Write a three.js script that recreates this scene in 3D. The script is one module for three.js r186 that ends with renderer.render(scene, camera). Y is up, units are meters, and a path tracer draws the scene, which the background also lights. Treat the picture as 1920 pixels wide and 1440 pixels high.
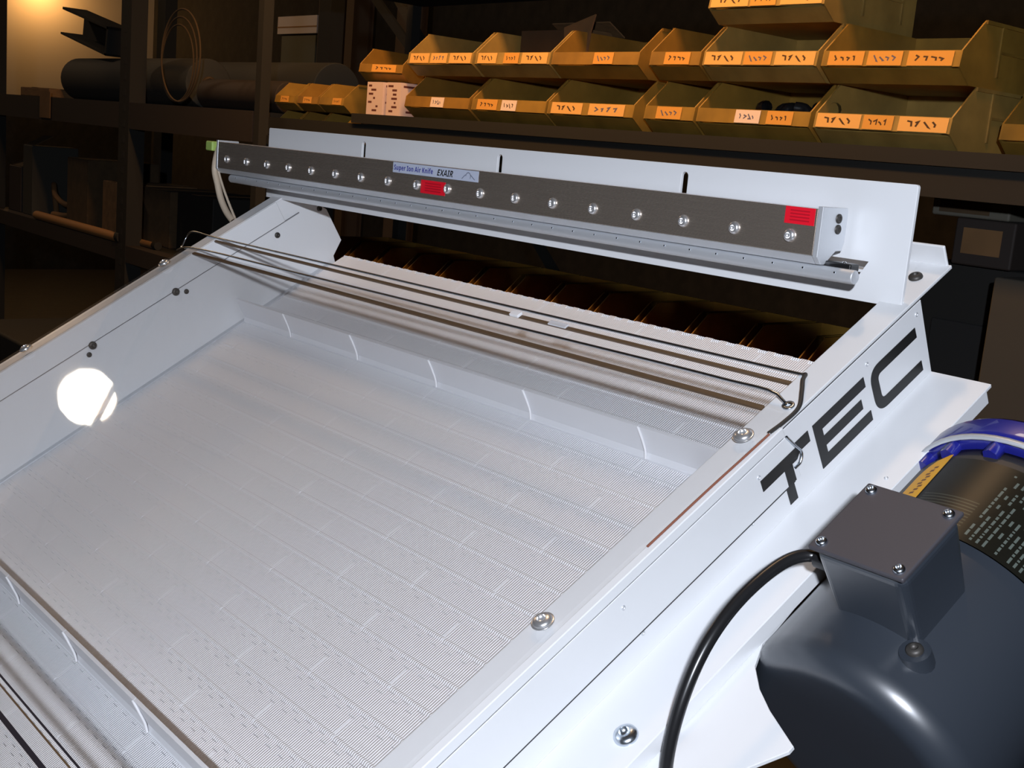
import * as THREE from 'three';
import { mergeGeometries } from 'three/addons/utils/BufferGeometryUtils.js';
import { RoundedBoxGeometry } from 'three/addons/geometries/RoundedBoxGeometry.js';
import { RectAreaLightUniformsLib } from 'three/addons/lights/RectAreaLightUniformsLib.js';

// ------------------------------------------------------------------ camera, light, exposure
const scene = new THREE.Scene();
const H = 1.45;                       // height above the floor of the air knife's screw line
const INC = 0.5467573;                // incline of the conveyor
const FPX = 2302.952;
const camera = new THREE.PerspectiveCamera(34.7229, 1920 / 1440, 0.02, 60);
camera.position.set(0.54424, 0.04234 + H, 0.70548);
camera.rotation.set(-0.188138, 0.866984, 0.087825, 'YXZ');
camera.updateMatrixWorld(true);
scene.add(camera);
scene.background = new THREE.Color(0x000000);

const renderer = new THREE.WebGLRenderer({ antialias: true });
renderer.toneMapping = THREE.LinearToneMapping;
renderer.toneMappingExposure = 1.0;
renderer.shadowMap.enabled = true;
RectAreaLightUniformsLib.init();

const FLASH = 8.3;                   // photographer's flash, candela
const SODIUM = 3.4;                  // each high-bay lamp, candela
const FLASH_COL = new THREE.Color().setRGB(0.92, 0.98, 1.10);
const SODIUM_COL = new THREE.Color().setRGB(1.0, 0.50, 0.16);
// warm strip light over the aisle side of the bin rack, hooded towards the conveyor
const STRIP = { x0: -2.75, x1: -0.25, y: H + 1.10, z: -0.72, w: 0.09, nits: 56 };
{
  const l = new THREE.RectAreaLight(SODIUM_COL, STRIP.nits, STRIP.x1 - STRIP.x0, STRIP.w);
  l.position.set((STRIP.x0 + STRIP.x1) / 2, STRIP.y, STRIP.z); l.lookAt((STRIP.x0 + STRIP.x1) / 2, STRIP.y - 1, STRIP.z - 0.35); scene.add(l);
}
const viewDir = new THREE.Vector3(0, 0, -1).applyEuler(camera.rotation);
const upDir = new THREE.Vector3(0, 1, 0).applyEuler(camera.rotation);
const flashPos = camera.position.clone().addScaledVector(viewDir, -0.6).addScaledVector(upDir, 0.14).addScaledVector(new THREE.Vector3().crossVectors(viewDir, upDir), -0.04);
{
  const l = new THREE.SpotLight(FLASH_COL, FLASH, 0, 0.62, 0.55, 2);
  l.position.copy(flashPos).addScaledVector(viewDir, 0.012);
  l.target.position.copy(flashPos).addScaledVector(viewDir, 3);
  l.castShadow = true; l.shadow.radius = 1.2; l.shadow.mapSize.set(2048, 2048);
  scene.add(l, l.target);
}

// ------------------------------------------------------------------ helpers
let seed = 7;
const rnd = () => ((seed = (seed * 16807) % 2147483647) / 2147483647);
const rr = (a, b) => a + (b - a) * rnd();
const V = (x, y, z) => new THREE.Vector3(x, y, z);
// a pixel of the 1920x1440 photograph -> point on a plane
function ray(px, py) { return V((px - 960) / FPX, -(py - 720) / FPX, -1).applyEuler(camera.rotation).normalize(); }
function atZ(px, py, z) { const d = ray(px, py), t = (z - camera.position.z) / d.z; return camera.position.clone().addScaledVector(d, t); }
function atX(px, py, x) { const d = ray(px, py), t = (x - camera.position.x) / d.x; return camera.position.clone().addScaledVector(d, t); }

const taken = {};
function numbered(n) { const k = taken[n] = (taken[n] || 0) + 1; return k === 1 ? n : n + '_' + String(k - 1).padStart(3, '0'); }
function shadows(o) { o.castShadow = true; o.receiveShadow = true; return o; }
// inclined frame: geometry is written in (across u, normal w, -along v); a thing's group sits at its base
function inclined(name, label, category, base, group) {
  const o = new THREE.Group(); o.name = numbered(name); scene.add(o);
  const [u, v, w] = base;
  o.position.set(u, H + v * Math.sin(INC) + w * Math.cos(INC), -v * Math.cos(INC) + w * Math.sin(INC));
  o.rotation.x = INC; o.userData = { label, category }; if (group) o.userData.group = group;
  o._off = [-u, -w, v]; return o;
}
function thing(name, label, category, [x, y, z], turn = 0, group) {
  const o = new THREE.Group(); o.name = numbered(name); scene.add(o);
  o.position.set(x, y, z); o.rotation.y = turn; o.userData = { label, category }; if (group) o.userData.group = group;
  o._off = [0, 0, 0]; return o;
}
function part(name, geos, mat, parent, label) {
  let g = Array.isArray(geos) ? (geos.length === 1 ? geos[0] : mergeGeometries(geos.map(q => { const c = q.index ? q.toNonIndexed() : q; for (const k of Object.keys(c.attributes)) if (!['position', 'normal', 'uv'].includes(k)) c.deleteAttribute(k); return c; }))) : geos;
  const m = shadows(new THREE.Mesh(g, mat)); m.name = name; 
  const off = parent._off || [0, 0, 0];
  if (parent.isGroup && (off[0] || off[1] || off[2])) g.translate(...off);
  parent.add(m); if (!parent.isGroup) m._off = null; m._off = off; if (label) m.userData.label = label; return m;
}
function sub(name, geos, mat, parentMesh, label) {   // sub-part: same frame as its part
  const off = parentMesh._off || [0, 0, 0];
  let g = Array.isArray(geos) ? (geos.length === 1 ? geos[0] : mergeGeometries(geos.map(q => q.index ? q.toNonIndexed() : q))) : geos;
  g.translate(...off);
  const m = shadows(new THREE.Mesh(g, mat)); m.name = name; m._off = off; parentMesh.add(m); if (label) m.userData.label = label; return m;
}
function struct(name, geo, mat, pos) { const m = shadows(new THREE.Mesh(geo, mat)); m.name = name; m.userData = { kind: 'structure' }; if (pos) m.position.set(...pos); scene.add(m); return m; }
function box(x0, x1, y0, y1, z0, z1) { const g = new THREE.BoxGeometry(Math.abs(x1 - x0), Math.abs(y1 - y0), Math.abs(z1 - z0)); uvBox(g, Math.abs(x1 - x0), Math.abs(y1 - y0), Math.abs(z1 - z0)); return g.translate((x0 + x1) / 2, (y0 + y1) / 2, (z0 + z1) / 2); }
function uvBox(g, w, h, d) { const uv = g.attributes.uv, s = [[d, h], [d, h], [w, d], [w, d], [w, h], [w, h]]; for (let f = 0; f < 6; f++) for (let k = 0; k < 4; k++) { const i = f * 4 + k; uv.setXY(i, uv.getX(i) * s[f][0], uv.getY(i) * s[f][1]); } }
function rbox(x0, x1, y0, y1, z0, z1, r = 0.001, seg = 2) { return new RoundedBoxGeometry(Math.abs(x1 - x0), Math.abs(y1 - y0), Math.abs(z1 - z0), seg, r).translate((x0 + x1) / 2, (y0 + y1) / 2, (z0 + z1) / 2); }
const ibox = (u0, u1, v0, v1, w0, w1) => box(u0, u1, w0, w1, -v1, -v0);
const irbox = (u0, u1, v0, v1, w0, w1, r) => rbox(u0, u1, w0, w1, -v1, -v0, r);
function shapeOf(pts) { const s = new THREE.Shape(); pts.forEach(([x, y], i) => i ? s.lineTo(x, y) : s.moveTo(x, y)); s.closePath(); return s; }
// profile in (v, w), extruded across u
function vwPlate(pts, u0, u1, bevel = 0) {
  const g = new THREE.ExtrudeGeometry(shapeOf(pts), { depth: u1 - u0 - 2 * bevel, bevelEnabled: bevel > 0, bevelSize: bevel, bevelThickness: bevel, bevelOffset: -bevel, bevelSegments: 2 });
  g.translate(0, 0, bevel); // x=v, y=w, z=u  ->  (u, w, -v)
  g.applyMatrix4(new THREE.Matrix4().set(0, 0, 1, u0, 0, 1, 0, 0, -1, 0, 0, 0, 0, 0, 0, 1)); return g;
}
function tube(pts, r, seg = 60, rad = 10) { return new THREE.TubeGeometry(new THREE.CatmullRomCurve3(pts.map(p => V(...p))), seg, r, rad, false); }
function itube(pts, r, seg, rad) { return tube(pts.map(([u, v, w]) => [u, w, -v]), r, seg, rad); }
function lathe(profile, seg = 24) { return new THREE.LatheGeometry(profile.map(([r, y]) => new THREE.Vector2(r, y)), seg); }
// button-head screw: dome with a recessed socket, axis +y, at the origin
function screwHead(r, h = r * 0.55) {
  return lathe([[r, 0], [r, h * 0.25], [r * 0.93, h * 0.6], [r * 0.75, h * 0.88], [r * 0.5, h], [r * 0.46, h], [r * 0.42, h * 0.35], [0.0001, h * 0.3]], 20);
}
function discTex(size, fn) { const c = document.createElement('canvas'); c.width = size[0]; c.height = size[1]; fn(c.getContext('2d'), size[0], size[1]); const t = new THREE.CanvasTexture(c); t.colorSpace = THREE.SRGBColorSpace; return t; }
function noiseTex(n, fn, srgb) {
  const d = new Uint8Array(n * n * 4);
  for (let j = 0; j < n; j++) for (let i = 0; i < n; i++) { const c = fn(i / n, j / n); const k = (j * n + i) * 4; d[k] = c[0]; d[k + 1] = c[1]; d[k + 2] = c[2]; d[k + 3] = 255; }
  const t = new THREE.DataTexture(d, n, n); t.magFilter = THREE.LinearFilter; t.minFilter = THREE.LinearFilter; t.wrapS = t.wrapT = THREE.RepeatWrapping; if (srgb) t.colorSpace = THREE.SRGBColorSpace; t.needsUpdate = true; return t;
}
// tiling value noise
const lat = []; for (let i = 0; i < 4096; i++) lat.push(rnd());
function vn(x, y, p) { const xi = Math.floor(x), yi = Math.floor(y), fx = x - xi, fy = y - yi, L = (a, b) => lat[((((a % p) + p) % p) * 37 + (((b % p) + p) % p) * 101) & 4095]; const sx = fx * fx * (3 - 2 * fx), sy = fy * fy * (3 - 2 * fy); return (L(xi, yi) * (1 - sx) + L(xi + 1, yi) * sx) * (1 - sy) + (L(xi, yi + 1) * (1 - sx) + L(xi + 1, yi + 1) * sx) * sy; }
function fbm(u, v, p = 8) { return vn(u * p, v * p, p) * 0.5 + vn(u * p * 2, v * p * 2, p * 2) * 0.25 + vn(u * p * 4, v * p * 4, p * 4) * 0.15 + vn(u * p * 8, v * p * 8, p * 8) * 0.1; }

// ------------------------------------------------------------------ materials
const std = (r, g, b, rough, metal = 0, extra = {}) => { const m = new THREE.MeshStandardMaterial({ roughness: rough, metalness: metal, ...extra }); m.color.setRGB(r, g, b); return m; };
const phys = (r, g, b, rough, metal = 0, extra = {}) => { const m = new THREE.MeshPhysicalMaterial({ roughness: rough, metalness: metal, ...extra }); m.color.setRGB(r, g, b); return m; };
const grainT = noiseTex(256, (u, v) => { const k = 205 + 50 * fbm(u, v, 32); return [k, k, k]; });
const tiled = (t, rx, ry) => { const c = t.clone(); c.repeat.set(rx, ry); c.needsUpdate = true; return c; };
const concreteT = noiseTex(256, (u, v) => { const k = 120 + 90 * fbm(u, v, 6); return [k, k * 0.97, k * 0.92]; }, true);
const brushT = noiseTex(256, (u, v) => { const k = 90 + 150 * (0.6 * vn(u * 4, v * 128, 128) + 0.4 * vn(u * 16, v * 64, 64)); return [k, k, k]; });
const cardT = noiseTex(256, (u, v) => { const k = 180 + 60 * fbm(u, v, 10); return [k, k * 0.97, k * 0.93]; }, true);
const ribT = noiseTex(128, (u, v) => { const s = 0.5 + 0.5 * Math.cos(u * Math.PI * 2 * 8); const k = 255 * Math.min(1, s * 1.6); return [k, k, k]; });
const M = {
  white: phys(0.70, 0.71, 0.725, 0.36, 0, { roughnessMap: grainT }),
  whiteEdge: phys(0.78, 0.79, 0.80, 0.3),
  belt: phys(0.88, 0.88, 0.90, 0.5, 0, { bumpMap: ribT, bumpScale: 0.0005 }),
  flight: phys(0.80, 0.81, 0.84, 0.45),
  rib: phys(0.84, 0.84, 0.86, 0.4),
  steel: std(0.50, 0.42, 0.35, 0.42, 0.8, { roughnessMap: tiled(brushT, 2, 6) }),
  aluminium: std(0.72, 0.74, 0.78, 0.42, 1),
  alumMatte: std(0.68, 0.70, 0.73, 0.5, 0.6),
  chrome: std(0.8, 0.8, 0.82, 0.12, 1),
  screw: std(0.85, 0.85, 0.86, 0.28, 0.85),
  zinc: std(0.62, 0.68, 0.75, 0.25, 1),
  blackHole: std(0.01, 0.01, 0.01, 0.8),
  darkSteel: std(0.06, 0.055, 0.05, 0.5, 0.5),
  black: phys(0.012, 0.012, 0.013, 0.28),
  vinyl: std(0.012, 0.012, 0.012, 0.45),
  brown: std(0.10, 0.06, 0.03, 0.5),
  darkEdge: std(0.02, 0.018, 0.025, 0.35),
  cover: phys(1, 1, 1, 0.02, 0, { transmission: 1, thickness: 0, ior: 1.5 }),
  clearTab: phys(0.85, 0.86, 0.9, 0.15, 0, { transmission: 0.35, thickness: 0 }),
  motor: phys(0.026, 0.032, 0.042, 0.4, 0, { clearcoat: 1, clearcoatRoughness: 0.3 }),
  motorBox: phys(0.05, 0.047, 0.055, 0.55, 0, { bumpMap: tiled(grainT, 3, 3), bumpScale: 0.0002 }),
  blue: phys(0.012, 0.015, 0.20, 0.35, 0, { clearcoat: 0.5 }),
  red: std(0.78, 0.012, 0.02, 0.45),
  cream: std(0.55, 0.45, 0.34, 0.5),
  lime: std(0.35, 0.5, 0.12, 0.5),
  bin: phys(0.40, 0.25, 0.045, 0.48, 0, { map: tiled(cardT, 2, 2) }),
  binB: phys(0.46, 0.32, 0.09, 0.5, 0, { map: tiled(cardT, 2, 2) }),
  binOld: phys(0.37, 0.21, 0.035, 0.5, 0, { map: tiled(cardT, 2, 2) }),
  card: std(0.30, 0.17, 0.07, 0.85, 0, { map: cardT }),
  cardDark: std(0.10, 0.065, 0.03, 0.9, 0, { map: cardT }),
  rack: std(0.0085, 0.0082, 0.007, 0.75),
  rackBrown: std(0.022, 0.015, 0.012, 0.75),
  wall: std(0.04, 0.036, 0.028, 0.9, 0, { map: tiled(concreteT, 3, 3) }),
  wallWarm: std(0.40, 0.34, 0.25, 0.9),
  wallOlive: std(0.14, 0.14, 0.10, 0.9),
  column: std(0.10, 0.07, 0.05, 0.8),
  ceiling: std(0.30, 0.26, 0.24, 0.9, 0, { map: tiled(concreteT, 4, 4) }),
  floor: std(0.05, 0.045, 0.035, 0.7, 0, { map: tiled(concreteT, 5, 5) }),
  greyRoll: std(0.035, 0.034, 0.028, 0.8),
  greyBox: std(0.10, 0.095, 0.075, 0.7),
  paper: std(0.7, 0.62, 0.58, 0.8),
  wood: std(0.30, 0.15, 0.05, 0.7),
  seam: std(0.16, 0.16, 0.17, 0.7),
  gasket: std(0.03, 0.028, 0.03, 0.6),
};

// ------------------------------------------------------------------ the setting: a closed warehouse hall
const X0 = -11.2, X1 = 5, Z0 = -4.35, Z1 = 5, CEIL = H + 4.3;
struct('floor', box(X0, X1, -0.2, 0, Z0, Z1), M.floor);
struct('ceiling', box(X0, X1, CEIL, CEIL + 0.2, Z0, Z1), M.ceiling);
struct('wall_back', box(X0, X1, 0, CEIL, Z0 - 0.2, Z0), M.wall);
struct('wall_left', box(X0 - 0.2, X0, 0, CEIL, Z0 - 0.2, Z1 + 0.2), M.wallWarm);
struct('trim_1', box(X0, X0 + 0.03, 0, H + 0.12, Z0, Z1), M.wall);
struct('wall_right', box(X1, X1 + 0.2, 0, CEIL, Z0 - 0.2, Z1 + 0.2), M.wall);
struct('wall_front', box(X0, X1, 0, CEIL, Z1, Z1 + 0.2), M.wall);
// ------------------------------------------------------------------ inclined conveyor
// outline in (u, v), thickness along the normal w
function plateUV(pts, w0, w1) { const g = new THREE.ExtrudeGeometry(shapeOf(pts), { depth: w1 - w0 - 0.0008, bevelEnabled: true, bevelSize: 0.0004, bevelThickness: 0.0004, bevelOffset: -0.0004, bevelSegments: 2 }); g.rotateX(-Math.PI / 2); return g.translate(0, w0 + 0.0004, 0); }
const WF = -0.0514, WB = -0.156, UL = -0.787, UR = 0.0565, UO = 0.0792, ULO = -0.8097, VLOW = -1.7;
const conveyor = inclined('inclined_conveyor', 'white inclined belt conveyor with black TEC lettering on its side rail', 'conveyor', [-0.365, 0, -0.25]);
{
  const endPlate = [[VLOW, WF], [0.028, WF], [0.058, -0.094], [0.059, -0.139], [0.040, -0.151], [0.02, -0.25], [VLOW, -0.25]];
  // left rail: inner plate with a chamfered end, folded top, outer wall
  const lp = part('side_plate', vwPlate(endPlate, UL - 0.0025, UL, 0.0004), M.white, conveyor);
  part('top_flange', irbox(ULO, UL + 0.0003, VLOW, 0.03, WF - 0.0025, WF, 0.0008), M.white, conveyor);
  part('outer_wall', ibox(ULO, ULO + 0.0025, VLOW, 0.022, -0.25, WF - 0.0025), M.white, conveyor);
  part('wear_strip', irbox(UL, UL + 0.0022, VLOW, 0.0, -0.078, WF - 0.0004, 0.0006), M.white, conveyor);
  part('seam_gasket', ibox(UL, UL + 0.0012, VLOW, 0.022, -0.0790, -0.0781), M.seam, conveyor, 'thin seam along the left wall');
  const boltG = (r, u, v, w, dir) => { const g = screwHead(r); g.rotateZ(dir > 0 ? -Math.PI / 2 : Math.PI / 2); return g.translate(u, w, -v); };
  for (const [v, w, r] of [[-0.162, -0.0795, 0.0046], [-0.150, -0.087, 0.003], [-0.275, -0.0805, 0.0046], [-0.283, -0.0885, 0.003], [-0.0165, -0.0885, 0.0036], [0.0495, -0.0885, 0.0036]])
    sub('bolt', boltG(r, UL + (w > -0.082 ? 0.0022 : 0), v, w, 1), M.darkSteel, lp, 'dark socket bolt');
  // right rail
  part('side_plate', vwPlate([[VLOW, WF - 0.001], [0.018, WF - 0.001], [0.018, -0.25], [VLOW, -0.25]], UR, UR + 0.0025, 0.0004), M.white, conveyor);
  const fl = part('top_flange', vwPlate([[VLOW, WF - 0.0025], [VLOW, WF], [0.064, WF], [0.064, WF - 0.0025]], UR - 0.0004, UO, 0.0006), M.white, conveyor);
  sub('end_tab', irbox(0.022, 0.0765, 0.0625, 0.065, WF - 0.0025, WF + 0.0155, 0.001), M.white, fl);
  sub('foot_plate', irbox(0.022, UR + 0.001, 0.02, 0.0645, WF - 0.0025, WF, 0.0006), M.white, fl);
  sub('foot_bolt', screwHead(0.0050, 0.003).translate(0.0635, WF, -0.0435), M.darkSteel, fl, 'dark bolt head');
  const ow = part('outer_wall', vwPlate([[VLOW, -0.113], [VLOW, WF - 0.0036], [0.0237, WF - 0.0036], [0.0203, -0.113]], UO - 0.0025, UO, 0.0003), M.white, conveyor);
  for (const [v, w] of [[-0.2848, -0.0965], [-0.1792, -0.0955], [-0.0438, -0.0637], [0.016, -0.0621], [-0.42, -0.0965]])
    sub('rivet', boltG(0.0016, UO, v, w, 1), M.alumMatte, ow, 'small grey rivet');
  part('seam_gasket', ibox(UO - 0.0022, UO - 0.0006, VLOW, 0.0235, WF - 0.0040, WF - 0.0024), M.gasket, conveyor, 'dark seam under the flange');
  // black letters cut from vinyl, on the wall
  const lt = 0.0004;
  const letter = (pts) => vwPlate(pts, UO - 0.0001, UO + lt);
  const Y1 = -0.0700, Y0 = -0.1055, t = 0.0080;
  sub('letter_e', letter([[-0.1072, Y0], [-0.1072, Y1], [-0.0500, Y1], [-0.0500, Y1 - t], [-0.0990, Y1 - t], [-0.0990, -0.0838], [-0.0570, -0.0838], [-0.0570, -0.0838 - t * 0.95], [-0.0990, -0.0838 - t * 0.95], [-0.0990, Y0 + t], [-0.0500, Y0 + t], [-0.0500, Y0]]), M.vinyl, ow, 'black letter E');
  { // C: a rounded slot shape open to the right
    const s = new THREE.Shape(); const vR = 0.0115, vL = -0.0440, r = 0.0125;
    s.moveTo(vR, Y1); s.lineTo(vL + r, Y1); s.quadraticCurveTo(vL, Y1, vL, Y1 - r); s.lineTo(vL, Y0 + r); s.quadraticCurveTo(vL, Y0, vL + r, Y0); s.lineTo(vR, Y0); s.lineTo(vR, Y0 + t);
    s.lineTo(vL + r, Y0 + t); s.quadraticCurveTo(vL + t, Y0 + t, vL + t, Y0 + r); s.lineTo(vL + t, Y1 - r); s.quadraticCurveTo(vL + t, Y1 - t, vL + r, Y1 - t); s.lineTo(vR, Y1 - t); s.closePath();
    const g = new THREE.ExtrudeGeometry(s, { depth: lt + 0.0001, bevelEnabled: false, curveSegments: 10 });
    g.applyMatrix4(new THREE.Matrix4().set(0, 0, 1, UO - 0.0001, 0, 1, 0, 0, -1, 0, 0, 0, 0, 0, 0, 1));
    sub('letter_c', g, M.vinyl, ow, 'black letter C');
  }
  // T: bar partly on the cover's clamp strip (in front of the wall), stem on the wall below it
  sub('letter_t', [letter([[-0.1437, -0.0938], [-0.1357, -0.0938], [-0.1357, Y0 - 0.0025], [-0.1437, Y0 - 0.0025]]), letter([[-0.1232, Y1 - t * 1.05], [-0.1262, Y1], [-0.1122, Y1], [-0.1122, Y1 - t * 1.05]])], M.vinyl, ow, 'black letter T, stem and bar end');
  // ledge below the wall, with a turned-down lip
  const ledge = part('ledge', vwPlate([[VLOW, -0.1155], [VLOW, -0.113], [0.0203, -0.113], [0.0203, -0.1155]], UO - 0.0025, 0.125, 0.0005), M.white, conveyor);
  sub('lip', irbox(0.1228, 0.1252, VLOW, 0.014, -0.1245, -0.1132, 0.0006), M.white, ledge);
  sub('ledge_bolt', screwHead(0.0074, 0.004).translate(0.110, -0.113, 0.3392), M.zinc, ledge, 'large zinc button bolt');
  sub('ledge_bolt', screwHead(0.0014, 0.001).translate(0.116, -0.113, 0.092), M.alumMatte, ledge);
  // motor plate lower than the ledge
  part('motor_plate', plateUV([[0.1215, -0.75], [0.160, -0.75], [0.160, -0.337], [0.1757, -0.3107], [0.186, -0.2936], [0.186, -0.2895], [0.160, -0.2765], [0.145, -0.2668], [0.132, -0.2545], [0.125, -0.238], [0.1225, -0.20], [0.1215, -0.20]], -0.1275, -0.1247), M.white, conveyor);
  part('motor_bracket', [ibox(0.079, 0.1228, -0.16, -0.06, -0.25, -0.245), ibox(0.118, 0.1228, -0.16, -0.06, -0.25, -0.1245)], M.white, conveyor);
  // clamp strip that holds the cover down along the right rail
  const cl = part('clamp_strip', [irbox(UO - 0.002, UO + 0.0042, VLOW, -0.136, -0.0565, -0.0492, 0.0008)], M.white, conveyor);
  const cf = part('clamp_face', vwPlate([[VLOW, -0.092], [VLOW, -0.0582], [-0.1345, -0.0582], [-0.1262, -0.0760], [-0.1310, -0.0800], [-0.1310, -0.092]], UO + 0.0002, UO + 0.0030, 0.0004), M.white, conveyor);
  sub('letter_t', vwPlate([[-0.1657, -0.0790], [-0.1657, -0.0705], [-0.1293, -0.0705], [-0.1268, -0.0757], [-0.1305, -0.0790]], UO + 0.0029, UO + 0.0034), M.vinyl, cf, 'bar of the black letter T');
  sub('letter_t', vwPlate([[-0.1437, -0.0918], [-0.1437, -0.0788], [-0.1357, -0.0788], [-0.1357, -0.0918]], UO + 0.0029, UO + 0.0034), M.vinyl, cf, 'stem of the black letter T');
  for (const v of [-0.2928, -0.1660, -0.43]) sub('rivet', boltG(0.0016, UO + 0.003, v, -0.0672, 1), M.alumMatte, cf, 'small grey rivet');
  // latch hook over the strip's end
  sub('hook', [itube([[UO + 0.0038, -0.1350, -0.0575], [UO + 0.0040, -0.1300, -0.0680], [UO + 0.0042, -0.1262, -0.0765], [UO + 0.0046, -0.1300, -0.0815], [UO + 0.0040, -0.1350, -0.0825]], 0.0010, 30, 8)], M.zinc, cf, 'bent wire hook');
  part('seam_gasket', ibox(UO - 0.0005, UO + 0.0024, VLOW, -0.1365, -0.0583, -0.0564), M.gasket, conveyor, 'dark seam in the clamp strip');
  part('seam_gasket', ibox(UO - 0.0002, UO + 0.0024, VLOW, -0.1362, -0.0934, -0.0919), M.gasket, conveyor, 'dark seam under the clamp strip');
  // cross members and legs
  part('cross_member', ibox(UL - 0.002, UR + 0.002, -0.5, -0.45, -0.245, -0.21), M.white, conveyor);
  part('cross_member', ibox(UL - 0.002, UR + 0.002, -1.5, -1.45, -0.245, -0.21), M.white, conveyor);
  const legTo = (u, v) => { // vertical leg down to the floor, written in the inclined frame
    const y = H + v * Math.sin(INC) - 0.24 * Math.cos(INC), z = -v * Math.cos(INC) - 0.24 * Math.sin(INC);
    const g = new THREE.BoxGeometry(0.04, y, 0.04).translate(u, y / 2 - H, z); g.rotateX(-INC); return g;
  };
  for (const v of [-0.62, -1.5]) for (const u of [-0.765, 0.035]) part('leg', legTo(u, v), M.white, conveyor);

  // belt: interlocking plastic modules, brick-laid; every module is a piece of its own
  const PITCH = 0.0254, MW = 0.1405, KW = MW / 16, UG = -0.104, U0 = UG - 77 * KW, U1 = UG + 18 * KW, TH = 0.0085;
  const belt = part('belt', ibox(U0 + 0.004, U1 - 0.004, VLOW + 0.05, 0.03, WB - 0.012, WB - TH - 0.0004), M.belt, conveyor, 'white modular plastic belt');
  const geoCache = {};
  function moduleGeo(n, par) {                               // n knuckle columns; par = parity of the first one
    const key = n + '_' + par; if (geoCache[key]) return geoCache[key];
    const d = 0.0022, g0 = 0.00018, L2 = PITCH / 2, top = [], bot = [];
    for (let i = 0; i < n; i++) { const a = i * KW + (i ? 0 : g0), b = (i + 1) * KW - (i === n - 1 ? g0 : 0), q = (i + par) % 2 === 0 ? d : -d; top.push([a, L2 + q - g0], [b, L2 + q - g0]); bot.push([a, -L2 + q + g0], [b, -L2 + q + g0]); }
    const g = new THREE.ExtrudeGeometry(shapeOf([...bot, ...top.reverse()]), { depth: TH, bevelEnabled: false });
    g.rotateX(-Math.PI / 2); g.translate(-n * KW / 2, -TH, 0); // x = u
    const W2 = n * KW / 2 - 0.0006; // a low ridge along the lower edge and along one end
    const rg = new THREE.ExtrudeGeometry(shapeOf([[-0.0024, -0.0003], [-0.0008, 0.0006], [0.0008, 0.0006], [0.0024, -0.0003]]), { depth: 2 * W2, bevelEnabled: false }).rotateY(Math.PI / 2).translate(-W2, 0, L2 - 0.005);
    const re = new THREE.ExtrudeGeometry(shapeOf([[-0.0016, -0.0003], [-0.0005, 0.0004], [0.0005, 0.0004], [0.0016, -0.0003]]), { depth: PITCH - 0.011, bevelEnabled: false }).translate(W2 - 0.003, 0, -L2 + 0.004);
    const gm = mergeGeometries([g, rg, re]); g.attributes = gm.attributes; g.clearGroups();
    // x = u, z = -(along v), top at y = 0
    const uv = g.attributes.uv, p = g.attributes.position; for (let i = 0; i < uv.count; i++) uv.setXY(i, (p.getX(i) + n * KW / 2 + par * KW) / (KW * 2), p.getZ(i) / (KW * 2));
    return geoCache[key] = g;
  }
  const off = belt._off, NR = 28, VTOP = 0.037, RN = 0.026;
  for (let k = -3; k < NR; k++) {
    const s = k * PITCH;                                     // distance down the belt from the top
    let v = VTOP - s, w = WB, ang = 0;
    if (s < 0) { ang = -s / RN; v = VTOP + RN * Math.sin(ang); w = WB - RN * (1 - Math.cos(ang)); }
    const shift = (((k % 2) + 2) % 2) ? 8 : 0;
    const cuts = [-77]; for (let c = -96 + shift; c < 18; c += 16) if (c > -75 && c < 16) cuts.push(c); cuts.push(18);
    for (let i = 0; i + 1 < cuts.length; i++) {
      const m = shadows(new THREE.Mesh(moduleGeo(cuts[i + 1] - cuts[i], Math.abs(cuts[i]) % 2), M.belt)); m.name = 'belt_module';
      m.position.set(UG + (cuts[i] + cuts[i + 1]) / 2 * KW + off[0], w + off[1], -v + off[2]); m.rotation.x = -ang; belt.add(m);
    }
  }
  { const gs = []; for (let k = NR; k < 67; k++) gs.push(ibox(U0, U1, VTOP - k * PITCH - PITCH / 2 + 0.0006, VTOP - k * PITCH + PITCH / 2 - 0.0006, WB - TH, WB)); const m = sub('lower_belt', gs, M.belt, belt); m.userData.kind = 'stuff'; }
  // flights: upright cleats across the belt, one segment per module
  for (const vf of [-0.102, -0.503, -0.904]) {
    const f = part('flight', ibox(U0 + 0.004, U1 - 0.004, vf - 0.006, vf + 0.006, WB, WB + 0.002), M.flight, conveyor, 'upright white cleat across the belt');
    const cuts = [U0]; for (let c = -0.104 - MW * 4; c < U1; c += MW) cuts.push(c); cuts.push(U1);
    for (let i = 0; i + 1 < cuts.length; i++) {
      sub('flight_segment', vwPlate([[vf - 0.0055, WB + 0.001], [vf - 0.0022, WB + 0.006], [vf - 0.0014, WB + 0.031], [vf + 0.0014, WB + 0.031], [vf + 0.0022, WB + 0.006], [vf + 0.0055, WB + 0.001]], cuts[i] + 0.0004, cuts[i + 1] - 0.0004), M.flight, f);
      if (i) sub('seam_rib', itube([[cuts[i], vf - 0.0018, WB + 0.031], [cuts[i] + 0.002, vf - 0.0030, WB + 0.020], [cuts[i] + 0.0025, vf - 0.0042, WB + 0.010], [cuts[i] + 0.002, vf - 0.0062, WB + 0.003]], 0.0011, 14, 6), M.rib, f);
    }
  }
  // side guide strip along the belt edge
  part('guide_strip', irbox(UL, U0 + 0.001, VLOW + 0.05, 0.03, WB - 0.004, WB + 0.002, 0.0008), M.alumMatte, conveyor);
  part('guide_strip', irbox(U1 - 0.001, UR, VLOW + 0.05, 0.03, WB - 0.004, WB + 0.002, 0.0008), M.alumMatte, conveyor);
  part('nose_bar', vwPlate([...Array(13)].map((_, i) => { const a = i / 12 * Math.PI; return [VTOP + 0.016 * Math.sin(a), WB - RN + 0.016 * Math.cos(a)]; }), UL, UR), M.white, conveyor);
}

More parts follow.
